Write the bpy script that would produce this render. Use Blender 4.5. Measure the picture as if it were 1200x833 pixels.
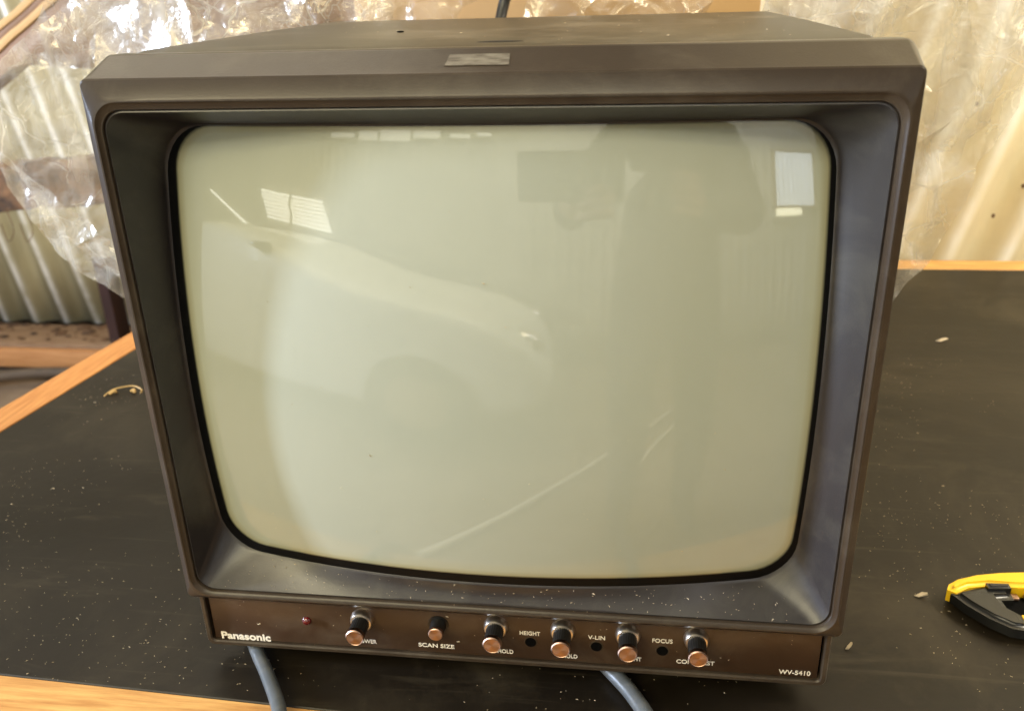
import bpy, bmesh, math, random
from mathutils import Vector, Matrix, noise
from mathutils.geometry import delaunay_2d_cdt
random.seed(7)
for o in list(bpy.data.objects): bpy.data.objects.remove(o)
S = bpy.context.scene
COL = S.collection
PI = math.pi

# ------------------------------------------------------------------ camera
cam = bpy.data.objects.new('camera', bpy.data.cameras.new('camera')); COL.objects.link(cam)
cam.data.sensor_width = 36; cam.data.lens = 1029.86 / 1200 * 36
yaw, pitch, roll = 0.138565, -0.405264, 0.0305323
R = Matrix.Rotation(yaw, 3, 'Z') @ Matrix.Rotation(pitch, 3, 'X') @ Matrix.Rotation(roll, 3, 'Y')
right, fwd, up = R.col[0], R.col[1], R.col[2]
M3 = Matrix((right, up, -fwd)).transposed()
CAMLOC = Vector((0.0615713, -0.3646938, 0.35444))
cam.matrix_world = Matrix.Translation(CAMLOC) @ M3.to_4x4()
cam.data.clip_start = 0.01; cam.data.clip_end = 100
cam.data.dof.use_dof = True; cam.data.dof.focus_distance = 0.44; cam.data.dof.aperture_fstop = 13
S.camera = cam

# ------------------------------------------------------------------ world, lamps, exposure
w = bpy.data.worlds.new('World'); S.world = w; w.use_nodes = True
bg = w.node_tree.nodes['Background']; bg.inputs[0].default_value = (0.95, 0.88, 0.75, 1); bg.inputs[1].default_value = 0.03
def area(name, loc, target, sx, sy, power, colr):
    l = bpy.data.lights.new(name, 'AREA'); l.shape = 'RECTANGLE'; l.size = sx; l.size_y = sy
    l.energy = power; l.color = colr
    o = bpy.data.objects.new(name, l); COL.objects.link(o); o.location = loc
    o.rotation_euler = (Vector(target) - Vector(loc)).to_track_quat('-Z', 'Y').to_euler()
    return o
area('doorway_light', (-2.8, -0.40, 0.72), (0, 0, 0.18), 0.17, 1.0, 165, (0.66, 0.78, 1.0))
area('roof_light', (-1.5, -1.35, 1.8), (-0.05, 0.0, 0.15), 1.3, 1.1, 26, (1.0, 0.86, 0.54))
area('near_wall_fill', (1.5, 0.36, 1.35), (0.55, 0.80, 0.1), 0.9, 0.45, 52, (1.0, 0.90, 0.70))  # added side lamp, rakes the near wall so its ribs show
area('far_roof_light', (-1.6, 1.4, 2.0), (-1.8, 2.1, 0.0), 2.2, 0.4, 30, (1.0, 0.90, 0.70))
area('car_fill_light', (-1.2, -2.5, 2.15), (-1.2, -2.55, 0.0), 2.8, 1.4, 116, (0.98, 0.88, 0.56))  # added lamp above the car, brightens its reflection and the monitor front
area('rear_wall_fill', (1.3, -2.5, 2.0), (1.3, -3.5, 0.2), 3.4, 0.5, 120, (0.95, 0.97, 1.0))  # added lamp, lights the rear wall so the person mirrors as a silhouette
S.view_settings.view_transform = 'Standard'; S.view_settings.look = 'None'
S.view_settings.exposure = 0.0; S.view_settings.gamma = 1
S.render.engine = 'CYCLES'
S.cycles.max_bounces = 8; S.cycles.transparent_max_bounces = 16; S.cycles.caustics_reflective = False; S.cycles.caustics_refractive = False

# ------------------------------------------------------------------ materials
def N(nt, t, **kw):
    n = nt.nodes.new(t)
    for k, v in kw.items():
        if k in n.inputs: n.inputs[k].default_value = v
        else: setattr(n, k, v)
    return n
def mat(name, base, rough=0.5, metal=0.0, spec=0.5, var=0.0, vscale=8.0, bump=0.0, bscale=200.0, coat=0.0, rvar=0.0, var2=None, radial=0, stretch=None, dust=0.0, dcol=(0.35, 0.3, 0.22), dscale=30, emis=None, estr=0, bdist=0.001, sheen=0):
    m = bpy.data.materials.new(name); m.use_nodes = True; nt = m.node_tree; L = nt.links.new
    b = nt.nodes['Principled BSDF']
    b.inputs['Base Color'].default_value = (*base, 1); b.inputs['Roughness'].default_value = rough
    b.inputs['Metallic'].default_value = metal; b.inputs['Specular IOR Level'].default_value = spec
    b.inputs['Coat Weight'].default_value = coat; b.inputs['Coat Roughness'].default_value = 0.03
    if emis: b.inputs['Emission Color'].default_value = (*emis, 1); b.inputs['Emission Strength'].default_value = estr
    if radial:
        tg = N(nt, 'ShaderNodeTangent', direction_type='RADIAL', axis='Y'); L(tg.outputs[0], b.inputs['Tangent']); b.inputs['Anisotropic'].default_value = radial
    tc = N(nt, 'ShaderNodeTexCoord'); src = tc.outputs['Object']
    if stretch:
        mp = N(nt, 'ShaderNodeMapping'); mp.inputs['Scale'].default_value = stretch; L(src, mp.inputs[0]); src = mp.outputs[0]
    colo = None
    if var or var2:
        n = N(nt, 'ShaderNodeTexNoise', Scale=vscale, Detail=6.0, Roughness=0.6); L(src, n.inputs['Vector'])
        r = N(nt, 'ShaderNodeValToRGB'); r.color_ramp.elements[0].position = 0.3; r.color_ramp.elements[1].position = 0.7
        c2 = var2 if var2 else tuple(min(1, c * (1 + var)) for c in base)
        c1 = base if var2 else tuple(c * (1 - var) for c in base)
        r.color_ramp.elements[0].color = (*c1, 1); r.color_ramp.elements[1].color = (*c2, 1)
        L(n.outputs['Fac'], r.inputs[0]); colo = r.outputs[0]
        if rvar:
            mr = N(nt, 'ShaderNodeMapRange'); mr.inputs['To Min'].default_value = rough - rvar; mr.inputs['To Max'].default_value = rough + rvar
            L(n.outputs['Fac'], mr.inputs[0]); L(mr.outputs[0], b.inputs['Roughness'])
    if dust:
        n = N(nt, 'ShaderNodeTexNoise', Scale=dscale, Detail=8.0, Roughness=0.7, Distortion=0.6); L(tc.outputs['Object'], n.inputs['Vector'])
        mr = N(nt, 'ShaderNodeMapRange'); mr.inputs['From Min'].default_value = 0.48; mr.inputs['From Max'].default_value = 0.8; mr.inputs['To Max'].default_value = dust
        L(n.outputs['Fac'], mr.inputs[0])
        mx = N(nt, 'ShaderNodeMixRGB'); L(mr.outputs[0], mx.inputs[0]); mx.inputs[1].default_value = (*base, 1); mx.inputs[2].default_value = (*dcol, 1)
        if colo: L(colo, mx.inputs[1])
        colo = mx.outputs[0]
    if colo: L(colo, b.inputs['Base Color'])
    if bump:
        n = N(nt, 'ShaderNodeTexNoise', Scale=bscale, Detail=3.0); L(src, n.inputs['Vector'])
        bp = N(nt, 'ShaderNodeBump', Strength=bump, Distance=bdist); L(n.outputs['Fac'], bp.inputs['Height']); L(bp.outputs[0], b.inputs['Normal'])
    return m

M = {}
M['plastic'] = mat('brown_grey_moulded_plastic', (0.038, 0.0265, 0.0175), 0.31, spec=0.32, var=0.12, vscale=14, bump=0.25, bscale=1400, bdist=0.0002, rvar=0.05, dust=0.12, dscale=18)
M['surround'] = mat('matte_dark_surround_plastic', (0.023, 0.0195, 0.0195), 0.34, spec=0.55, var=0.08, vscale=20, bump=0.3, bscale=1500, bdist=0.0002, rvar=0.05, dust=0.22, dcol=(0.17, 0.16, 0.12), dscale=25)
M['cabinet'] = mat('dusty_brown_painted_steel', (0.042, 0.032, 0.017), 0.42, spec=0.35, var=0.12, vscale=9, bump=0.2, bscale=900, bdist=0.0002, dust=0.35, dscale=12)
M['panel'] = mat('brown_anodised_panel', (0.040, 0.021, 0.011), 0.33, metal=0.0, var=0.15, vscale=20, bump=0.08, bscale=900, bdist=0.0002, dust=0.12, dscale=40)
M['black'] = mat('black_rubber', (0.006, 0.006, 0.006), 0.3)
M['hole'] = mat('black_recess', (0.002, 0.002, 0.002), 0.8, spec=0.05)
M['chrome'] = mat('worn_chrome', (0.80, 0.72, 0.62), 0.28, metal=1)
M['copper'] = mat('spun_copper_cap', (0.39, 0.25, 0.18), 0.34, metal=1, radial=0.85)
M['knob'] = mat('black_knurled_plastic', (0.012, 0.011, 0.010), 0.32)
M['led'] = mat('dark_red_lens', (0.10, 0.004, 0.006), 0.12, coat=1)
M['ink'] = mat('off_white_print', (0.78, 0.74, 0.66), 0.5)
M['reflection'] = mat('painted_pale_reflection', (0.055, 0.042, 0.030), 0.45, var2=(0.19, 0.17, 0.135), vscale=420, stretch=(0.35, 1, 2.2))
M['dark_mark'] = mat('dent_shade', (0.012, 0.009, 0.006), 0.5)
M['bench'] = mat('black_film_board', (0.0095, 0.0066, 0.0036), 0.45, spec=0.25, var=0.45, vscale=6, bump=0.3, bscale=60, bdist=0.0006, dust=0.75, dcol=(0.055, 0.043, 0.026), dscale=6, rvar=0.07)
def scuffs(m, col):
    nt = m.node_tree; L = nt.links.new; b = nt.nodes['Principled BSDF']; src = b.inputs['Base Color'].links[0].from_socket
    tc = N(nt, 'ShaderNodeTexCoord')
    for rot, sc, lo in ((0.5, (3, 60, 1), 0.66), (-0.9, (2.5, 80, 1), 0.68), (1.3, (5, 30, 1), 0.64)):
        mp = N(nt, 'ShaderNodeMapping'); mp.inputs['Rotation'].default_value = (0, 0, rot); mp.inputs['Scale'].default_value = sc; L(tc.outputs['Object'], mp.inputs[0])
        n = N(nt, 'ShaderNodeTexNoise', Scale=2.2, Detail=5.0, Roughness=0.65, Distortion=0.3); L(mp.outputs[0], n.inputs['Vector'])
        mr = N(nt, 'ShaderNodeMapRange'); mr.inputs['From Min'].default_value = lo - 0.05; mr.inputs['From Max'].default_value = lo + 0.12; mr.inputs['To Max'].default_value = 0.38; L(n.outputs['Fac'], mr.inputs[0])
        mx = N(nt, 'ShaderNodeMixRGB'); L(mr.outputs[0], mx.inputs[0]); L(src, mx.inputs[1]); mx.inputs[2].default_value = (*col, 1); src = mx.outputs[0]
    L(src, b.inputs['Base Color'])
scuffs(M['bench'], (0.075, 0.060, 0.038))
def wood(name, a, b, vec, rough=0.55):
    m = mat(name, a, rough, var2=b, vscale=9, stretch=vec, bump=0.35, bscale=40, bdist=0.0006); return m
M['wood_x'] = wood('raw_pine_grain_x', (0.42, 0.18, 0.042), (0.72, 0.41, 0.13), (2.2, 26, 26))
M['wood_y'] = wood('raw_pine_grain_y', (0.40, 0.15, 0.035), (0.62, 0.28, 0.08), (26, 2.2, 26))
M['old_wood'] = mat('dusty_old_timber', (0.16, 0.085, 0.042), 0.8, var2=(0.30, 0.19, 0.11), vscale=7, stretch=(1.5, 8, 8), bump=0.6, bscale=20, bdist=0.004, dust=0.5, dcol=(0.33, 0.25, 0.17), dscale=9)
M['orange_wood'] = mat('orange_timber_face', (0.36, 0.15, 0.045), 0.7, var2=(0.50, 0.24, 0.09), vscale=6, stretch=(1.5, 9, 9), bump=0.4, bscale=20, bdist=0.003)
M['rust'] = mat('rusty_steel', (0.012, 0.008, 0.006), 0.9, var2=(0.19, 0.095, 0.040), vscale=26, bump=1.0, bscale=60, bdist=0.004)
M['red_post'] = mat('dark_red_oxide', (0.035, 0.012, 0.008), 0.8, var=0.4, vscale=12)
M['card'] = mat('tan_cardboard', (0.47, 0.29, 0.125), 0.75, var=0.07, vscale=5, bump=0.2, bscale=80, bdist=0.0006)
M['brown_card'] = mat('brown_card_sheet', (0.19, 0.105, 0.058), 0.7, var=0.15, vscale=6)
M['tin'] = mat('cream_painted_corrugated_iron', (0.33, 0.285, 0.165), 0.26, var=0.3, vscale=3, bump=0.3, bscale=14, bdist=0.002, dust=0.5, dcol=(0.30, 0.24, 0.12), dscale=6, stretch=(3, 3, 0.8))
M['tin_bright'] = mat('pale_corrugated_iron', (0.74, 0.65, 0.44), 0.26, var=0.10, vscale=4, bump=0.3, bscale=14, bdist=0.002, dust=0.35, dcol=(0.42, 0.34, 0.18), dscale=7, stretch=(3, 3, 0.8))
M['tin_grey'] = mat('grey_corrugated_iron', (0.45, 0.43, 0.38), 0.5, var=0.3, vscale=3)
M['cable'] = mat('grey_blue_cable_sheath', (0.085, 0.095, 0.105), 0.33, var=0.15, vscale=60, bump=0.2, bscale=200, bdist=0.0004, dust=0.3, dscale=60)
M['black_cable'] = mat('black_cable_sheath', (0.015, 0.014, 0.013), 0.35)
M['yellow'] = mat('yellow_moulded_handle', (0.82, 0.50, 0.012), 0.35, var=0.05, vscale=30, bump=0.1, bscale=400, bdist=0.0003)
M['grip'] = mat('black_soft_grip', (0.010, 0.010, 0.010), 0.28, bump=0.1, bscale=300, bdist=0.0003)
M['floor'] = mat('dusty_brown_floor', (0.13, 0.085, 0.05), 0.9, var2=(0.24, 0.17, 0.11), vscale=5, bump=0.6, bscale=20, bdist=0.006)
M['crumb'] = mat('sawdust_crumbs', (0.30, 0.22, 0.12), 0.8, var2=(0.62, 0.52, 0.37), vscale=60)
M['shaving'] = mat('golden_wood_shaving', (0.55, 0.36, 0.14), 0.5)
M['hose'] = mat('grey_hose', (0.075, 0.05, 0.03), 0.75, var=0.3, vscale=15)
M['pale_tube'] = mat('pale_tube', (0.8, 0.76, 0.66), 0.5)
M['window'] = mat('bright_window_glass', (0.8, 0.85, 0.9), 0.3, emis=(0.82, 0.90, 1.0), estr=3.4)
M['soft_strip'] = mat('glowing_white_strip', (0.8, 0.82, 0.85), 0.8, emis=(0.8, 0.88, 1.0), estr=2.2)
M['louvre'] = mat('daylit_louvre_slat', (0.8, 0.8, 0.75), 0.4, emis=(1, 0.97, 0.84), estr=9)
M['tube'] = mat('glowing_tube', (0.8, 0.8, 0.7), 0.4, emis=(1, 0.95, 0.66), estr=10)
M['car'] = mat('pale_car_paint', (0.88, 0.86, 0.80), 0.4, coat=0.4)
M['car_glass'] = mat('dark_car_glass', (0.02, 0.025, 0.03), 0.08)
M['tyre'] = mat('black_tyre', (0.015, 0.015, 0.015), 0.8)
M['clothes'] = mat('dark_work_clothes', (0.03, 0.035, 0.05), 0.9)
M['skin'] = mat('skin', (0.55, 0.33, 0.24), 0.55)
M['hair'] = mat('dark_hair', (0.03, 0.02, 0.015), 0.7)

def crest_highlight(m, col, amt):  # paints bright highlight bands along the rib crests into the colour
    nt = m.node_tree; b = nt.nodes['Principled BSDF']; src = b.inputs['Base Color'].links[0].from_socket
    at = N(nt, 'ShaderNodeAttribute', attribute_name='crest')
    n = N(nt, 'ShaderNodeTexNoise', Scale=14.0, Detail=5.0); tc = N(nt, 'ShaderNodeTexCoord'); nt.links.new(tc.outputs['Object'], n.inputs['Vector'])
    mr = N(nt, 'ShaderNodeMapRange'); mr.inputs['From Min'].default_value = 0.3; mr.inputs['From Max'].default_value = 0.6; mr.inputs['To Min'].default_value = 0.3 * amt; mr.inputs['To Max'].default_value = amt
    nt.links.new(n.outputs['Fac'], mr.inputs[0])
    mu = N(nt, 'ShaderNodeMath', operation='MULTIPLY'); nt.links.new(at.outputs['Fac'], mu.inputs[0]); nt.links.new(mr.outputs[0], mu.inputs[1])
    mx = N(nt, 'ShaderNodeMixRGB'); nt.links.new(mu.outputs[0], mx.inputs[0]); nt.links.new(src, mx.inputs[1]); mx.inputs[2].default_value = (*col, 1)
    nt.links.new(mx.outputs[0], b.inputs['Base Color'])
crest_highlight(M['tin'], (0.85, 0.82, 0.74), 1.0); crest_highlight(M['tin_bright'], (0.92, 0.90, 0.82), 1.0)
# phosphor behind faceplate glass
def phosphor():
    m = bpy.data.materials.new('grey_green_phosphor_under_glass'); m.use_nodes = True; nt = m.node_tree; L = nt.links.new
    b = nt.nodes['Principled BSDF']; b.inputs['Roughness'].default_value = 1.0; b.inputs['Specular IOR Level'].default_value = 0.0
    b.inputs['Coat Weight'].default_value = 1.0; b.inputs['Coat Roughness'].default_value = 0.028; b.inputs['Coat IOR'].default_value = 1.52
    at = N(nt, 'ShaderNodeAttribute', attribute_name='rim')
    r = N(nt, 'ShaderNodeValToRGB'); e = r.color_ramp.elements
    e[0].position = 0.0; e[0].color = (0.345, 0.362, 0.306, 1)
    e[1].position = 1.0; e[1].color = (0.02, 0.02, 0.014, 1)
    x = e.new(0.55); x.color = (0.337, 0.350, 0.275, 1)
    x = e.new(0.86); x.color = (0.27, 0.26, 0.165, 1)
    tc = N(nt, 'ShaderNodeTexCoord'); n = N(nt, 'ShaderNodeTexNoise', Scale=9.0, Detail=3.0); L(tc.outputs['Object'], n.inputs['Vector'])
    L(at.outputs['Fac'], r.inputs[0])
    mx = N(nt, 'ShaderNodeMixRGB', blend_type='MULTIPLY'); mx.inputs[0].default_value = 1
    r2 = N(nt, 'ShaderNodeValToRGB'); r2.color_ramp.elements[0].position = 0.3; r2.color_ramp.elements[1].position = 0.7
    r2.color_ramp.elements[0].color = (0.95, 0.96, 0.95, 1); r2.color_ramp.elements[1].color = (1, 1, 1, 1)
    L(n.outputs['Fac'], r2.inputs[0]); L(r.outputs[0], mx.inputs[1]); L(r2.outputs[0], mx.inputs[2]); L(mx.outputs[0], b.inputs['Base Color'])
    return m
M['phosphor'] = phosphor()
M['tube_black'] = mat('black_glass_border', (0.003, 0.003, 0.003), 0.35, spec=0.12)

def film(name, gloss, rough, bump, haze, crease, streak):
    m = bpy.data.materials.new(name); m.use_nodes = True; nt = m.node_tree; L = nt.links.new
    nt.nodes.remove(nt.nodes['Principled BSDF']); out = nt.nodes['Material Output']
    tc = N(nt, 'ShaderNodeTexCoord'); P = tc.outputs['Object']
    def noise_(scale, det, dis, vec): n = N(nt, 'ShaderNodeTexNoise', Scale=scale, Detail=det, Distortion=dis); L(vec, n.inputs['Vector']); return n
    def crack(scale, warp, wid, k):
        n = noise_(scale * 0.8, 4.0, 0.0, P); a = N(nt, 'ShaderNodeMixRGB'); a.inputs[0].default_value = warp; L(P, a.inputs[1]); L(n.outputs['Color'], a.inputs[2])
        v = N(nt, 'ShaderNodeTexVoronoi', Scale=scale, feature='DISTANCE_TO_EDGE'); L(a.outputs[0], v.inputs['Vector'])
        c = N(nt, 'ShaderNodeMapRange'); c.inputs['From Max'].default_value = wid; c.inputs['To Min'].default_value = k; c.inputs['To Max'].default_value = 0.0; L(v.outputs['Distance'], c.inputs[0])
        g = noise_(scale * 0.7, 2.0, 0, P); h = N(nt, 'ShaderNodeMapRange'); h.inputs['From Min'].default_value = 0.46; h.inputs['From Max'].default_value = 0.62; L(g.outputs['Fac'], h.inputs[0])
        u = N(nt, 'ShaderNodeMath', operation='MULTIPLY'); L(c.outputs[0], u.inputs[0]); L(h.outputs[0], u.inputs[1]); return v, u
    mp = N(nt, 'ShaderNodeMapping'); mp.inputs['Rotation'].default_value = (0, math.radians(22), 0); mp.inputs['Scale'].default_value = (9, 9, 1.6); L(P, mp.inputs[0])
    sn = noise_(5.0, 7.0, 0.5, mp.outputs[0])
    n = noise_(38.0, 4.0, 1.4, P); v1, c1 = crack(46.0, 0.03, 0.05, crease * 0.7); v2, c2 = crack(15.0, 0.06, 0.018, crease)
    b1 = N(nt, 'ShaderNodeBump', Strength=bump, Distance=0.004); L(n.outputs['Fac'], b1.inputs['Height'])
    b2 = N(nt, 'ShaderNodeBump', Strength=bump * 0.6, Distance=0.0006); L(v1.outputs['Distance'], b2.inputs['Height']); L(b1.outputs[0], b2.inputs['Normal'])
    b3 = N(nt, 'ShaderNodeBump', Strength=bump * 0.8, Distance=0.003); L(sn.outputs['Fac'], b3.inputs['Height']); L(b2.outputs[0], b3.inputs['Normal']); NB = b3.outputs[0]
    tr = N(nt, 'ShaderNodeBsdfTransparent'); tr.inputs[0].default_value = (0.97, 0.965, 0.95, 1)
    gl = N(nt, 'ShaderNodeBsdfGlossy'); gl.inputs['Roughness'].default_value = rough; L(NB, gl.inputs['Normal']); gl.inputs['Color'].default_value = (1, 0.97, 0.92, 1)
    tl = N(nt, 'ShaderNodeBsdfTranslucent'); tl.inputs[0].default_value = (0.85, 0.83, 0.78, 1); L(NB, tl.inputs['Normal'])
    df = N(nt, 'ShaderNodeBsdfDiffuse'); df.inputs[0].default_value = (0.85, 0.83, 0.78, 1); L(NB, df.inputs['Normal'])
    m0 = N(nt, 'ShaderNodeMixShader'); m0.inputs[0].default_value = 0.5; L(tl.outputs[0], m0.inputs[1]); L(df.outputs[0], m0.inputs[2])
    lw = N(nt, 'ShaderNodeLayerWeight', Blend=0.5); L(NB, lw.inputs['Normal'])
    pw = N(nt, 'ShaderNodeMath', operation='POWER'); pw.inputs[1].default_value = 2.5; L(lw.outputs['Facing'], pw.inputs[0])
    mh = N(nt, 'ShaderNodeMath', operation='MULTIPLY_ADD'); mh.inputs[1].default_value = 0.45; mh.inputs[2].default_value = haze; L(pw.outputs[0], mh.inputs[0])
    st = N(nt, 'ShaderNodeMapRange'); st.inputs['From Min'].default_value = 0.50; st.inputs['From Max'].default_value = 0.68; st.inputs['To Max'].default_value = streak; L(sn.outputs['Fac'], st.inputs[0])
    tot = mh.outputs[0]
    for q in (c1.outputs[0], c2.outputs[0], st.outputs[0]):
        a = N(nt, 'ShaderNodeMath', operation='ADD', use_clamp=True); L(tot, a.inputs[0]); L(q, a.inputs[1]); tot = a.outputs[0]
    m1 = N(nt, 'ShaderNodeMixShader'); L(tot, m1.inputs[0]); L(tr.outputs[0], m1.inputs[1]); L(m0.outputs[0], m1.inputs[2])
    mg = N(nt, 'ShaderNodeMath', operation='MULTIPLY_ADD'); mg.inputs[1].default_value = 0.6; mg.inputs[2].default_value = gloss; L(pw.outputs[0], mg.inputs[0])
    m2 = N(nt, 'ShaderNodeMixShader'); L(mg.outputs[0], m2.inputs[0]); L(m1.outputs[0], m2.inputs[1]); L(gl.outputs[0], m2.inputs[2])
    L(m2.outputs[0], out.inputs['Surface'])
    return m
M['film'] = film('clear_crinkled_plastic_film', 0.11, 0.19, 0.7, 0.07, 0.5, 0.15)
M['film_clear'] = film('clear_hanging_plastic_film', 0.10, 0.16, 0.45, 0.08, 0.16, 0.30)
M['film_soft'] = film('hazy_smooth_plastic_film', 0.10, 0.2, 0.6, 0.20, 0.4, 0.32)

# ------------------------------------------------------------------ helpers
def link(name, me, m=None, parent=None, sharp=35, smooth=True):
    o = bpy.data.objects.new(name, me); COL.objects.link(o)
    if m: me.materials.append(m)
    if smooth:
        me.polygons.foreach_set('use_smooth', [True] * len(me.polygons))
        if sharp: me.set_sharp_from_angle(angle=math.radians(sharp))
    if parent: o.parent = parent
    return o
def build(name, bm, m, parent=None, sharp=35, smooth=True, recalc=True):
    if recalc: bmesh.ops.recalc_face_normals(bm, faces=bm.faces[:])
    me = bpy.data.meshes.new(name); bm.to_mesh(me); bm.free()
    return link(name, me, m, parent, sharp, smooth)
def tag(o, label=None, cat=None, group=None, kind=None):
    if label: o['label'] = label
    if cat: o['category'] = cat
    if group: o['group'] = group
    if kind: o['kind'] = kind
    return o
def thing(name, label, cat, loc=(0, 0, 0), group=None):
    o = bpy.data.objects.new(name, None); COL.objects.link(o); o.location = loc; o.empty_display_size = 0.05
    bpy.context.view_layer.update()
    return tag(o, label, cat, group)
def add_box(bm, c, s, mtx=None, bev=0.0):
    r = bmesh.ops.create_cube(bm, size=1); vs = r['verts']
    for v in vs: v.co = Vector((v.co.x * s[0], v.co.y * s[1], v.co.z * s[2]))
    if bev:
        es = list({e for v in vs for e in v.link_edges})
        rr = bmesh.ops.bevel(bm, geom=es, offset=bev, segments=2, profile=0.5, affect='EDGES'); vs = list({v for f in rr['faces'] for v in f.verts} | {v for v in vs if v.is_valid})
    for v in vs:
        v.co = (mtx @ v.co if mtx else v.co) + Vector(c)
    return vs
def box(name, c, s, m, parent=None, bev=0.0, mtx=None):
    bm = bmesh.new(); add_box(bm, c, s, mtx, bev); return build(name, bm, m, parent)
def rr_loop(a, top, bot, r, y, n=8, mseg=18, bow=0.0, cx0=0.0):
    """rounded rectangle loop in the xz plane; y may be a function of (x, z)"""
    pts = []; cz = (top + bot) / 2; b = (top - bot) / 2
    cs = [(a - r, b - r, 0), (-(a - r), b - r, 90), (-(a - r), -(b - r), 180), (a - r, -(b - r), 270)]
    for k, (cx, cy, a0) in enumerate(cs):
        for i in range(n + 1):
            t = math.radians(a0 + 90 * i / n); pts.append((cx + r * math.cos(t), cy + r * math.sin(t)))
        nx = cs[(k + 1) % 4]; t0 = math.radians(a0 + 90)
        p0 = pts[-1]; p1 = (nx[0] + r * math.cos(t0), nx[1] + r * math.sin(t0))
        for i in range(1, mseg): pts.append((p0[0] + (p1[0] - p0[0]) * i / mseg, p0[1] + (p1[1] - p0[1]) * i / mseg))
    out = []
    for x, z in pts:
        if bow:
            x2 = x * (1 + bow * (1 - (z / b) ** 2)); z2 = z * (1 + bow * (1 - (x / a) ** 2)); x, z = x2, z2
        x += cx0
        out.append(Vector((x, y(x, z + cz) if callable(y) else y, z + cz)))
    return out
def loft(bm, loops, closed=True, cap0=False, cap1=False):
    rows = [[bm.verts.new(p) for p in l] for l in loops]
    for A, B in zip(rows, rows[1:]):
        k = len(A)
        for i in range(k if closed else k - 1):
            bm.faces.new((A[i], A[(i + 1) % k], B[(i + 1) % k], B[i]))
    if cap0: bm.faces.new(rows[0][::-1])
    if cap1: bm.faces.new(rows[-1])
    return rows
def lathe(bm, prof, c, n=32, axis='Y', knurl=None):
    """prof: (distance along -y from c, radius)"""
    rows = []
    for j, (d, r) in enumerate(prof):
        row = []
        for i in range(n):
            t = 2 * PI * i / n; rr = r * (1 - (0.05 if knurl and j in knurl and i % 2 else 0))
            row.append(bm.verts.new(Vector(c) + Vector((rr * math.cos(t), -d, rr * math.sin(t)))))
        rows.append(row)
    for A, B in zip(rows, rows[1:]):
        for i in range(n): bm.faces.new((A[i], A[(i + 1) % n], B[(i + 1) % n], B[i]))
    bm.faces.new(rows[-1]); bm.faces.new(rows[0][::-1])
def tube(name, pts, rad, m, parent=None, n=14, sub=8):
    P = [Vector(p) for p in pts]; Q = []
    for i in range(len(P) - 1):
        a = P[max(i - 1, 0)]; b = P[i]; c = P[i + 1]; d = P[min(i + 2, len(P) - 1)]
        for k in range(sub):
            t = k / sub
            Q.append(0.5 * ((2 * b) + (c - a) * t + (2 * a - 5 * b + 4 * c - d) * t * t + (3 * b - a - 3 * c + d) * t ** 3))
    Q.append(P[-1]); bm = bmesh.new(); loops = []; up0 = Vector((0, 0, 1))
    for i, q in enumerate(Q):
        tg = (Q[min(i + 1, len(Q) - 1)] - Q[max(i - 1, 0)]).normalized()
        s = tg.cross(up0); s = s.normalized() if s.length > 1e-4 else Vector((1, 0, 0)); u = s.cross(tg)
        rr = rad(i / (len(Q) - 1)) if callable(rad) else rad
        loops.append([q + (s * math.cos(2 * PI * k / n) + u * math.sin(2 * PI * k / n)) * rr for k in range(n)])
    loft(bm, loops, True, True, True)
    return build(name, bm, m, parent, sharp=60)
def text(name, s, x0, x1, z, y, h, m, parent, bold=0.0, align='L'):
    cu = bpy.data.curves.new(name, 'FONT'); cu.body = s; cu.size = 1; cu.offset = bold; cu.extrude = 0.012
    t = bpy.data.objects.new(name, cu); COL.objects.link(t); bpy.context.view_layer.update()
    me = bpy.data.meshes.new_from_object(t.evaluated_get(bpy.context.evaluated_depsgraph_get()))
    bpy.data.objects.remove(t)
    xs = [v.co.x for v in me.vertices]; ys = [v.co.y for v in me.vertices]
    xa, xb = min(xs), max(xs); cap = 0.70
    for v in me.vertices:
        px = x0 + (v.co.x - xa) / (xb - xa) * (x1 - x0); pz = z + v.co.y / cap * h
        v.co = Vector((px, y - v.co.z * 0.01, pz))
    return link(name, me, m, parent, smooth=False)

# ------------------------------------------------------------------ setting: floor, shed shell
bm = bmesh.new(); add_box(bm, (0, 0, -0.85), (14, 14, 0.1)); tag(build('floor', bm, M['floor'], smooth=False), kind='structure')

def corrugated(name, label, x0, x1, y, z0, z1, lean, m, pitch=0.076, amp=0.009, sheet=0.76, cat='wall', facing=1):
    t = thing(name, label, cat, ((x0 + x1) / 2, y, z0))
    dirv = Vector((math.sin(lean), 0, math.cos(lean))); L = (z1 - z0) / math.cos(lean)
    n = int(math.ceil((x1 - x0) / sheet))
    for k in range(n):
        bm = bmesh.new(); a = x0 + k * sheet - t.location.x; seg = int(sheet / pitch * 14)
        for_rows = []
        for r in range(9):
            f = r / 8; row = []
            for i in range(seg + 1):
                xx = a + (sheet + 0.02) * i / seg
                yy = amp * math.cos(2 * PI * (a + (xx - a)) / pitch) + (0.0015 if k % 2 else 0)
                yy += 0.003 * noise.noise(Vector((xx * 3, f * 5, k)))
                row.append(bm.verts.new(Vector((xx, yy, 0)) + dirv * (L * f)))
            for_rows.append(row)
        for A, B in zip(for_rows, for_rows[1:]):
            for i in range(seg): bm.faces.new((A[i], A[i + 1], B[i + 1], B[i]))
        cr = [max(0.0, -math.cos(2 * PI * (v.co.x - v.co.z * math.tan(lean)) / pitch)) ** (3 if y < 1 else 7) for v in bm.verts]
        o = build('sheet', bm, m, t, sharp=None)
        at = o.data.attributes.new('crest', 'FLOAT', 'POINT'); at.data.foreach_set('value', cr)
        md = o.modifiers.new('thick', 'SOLIDIFY'); md.thickness = 0.001
    return t
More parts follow.
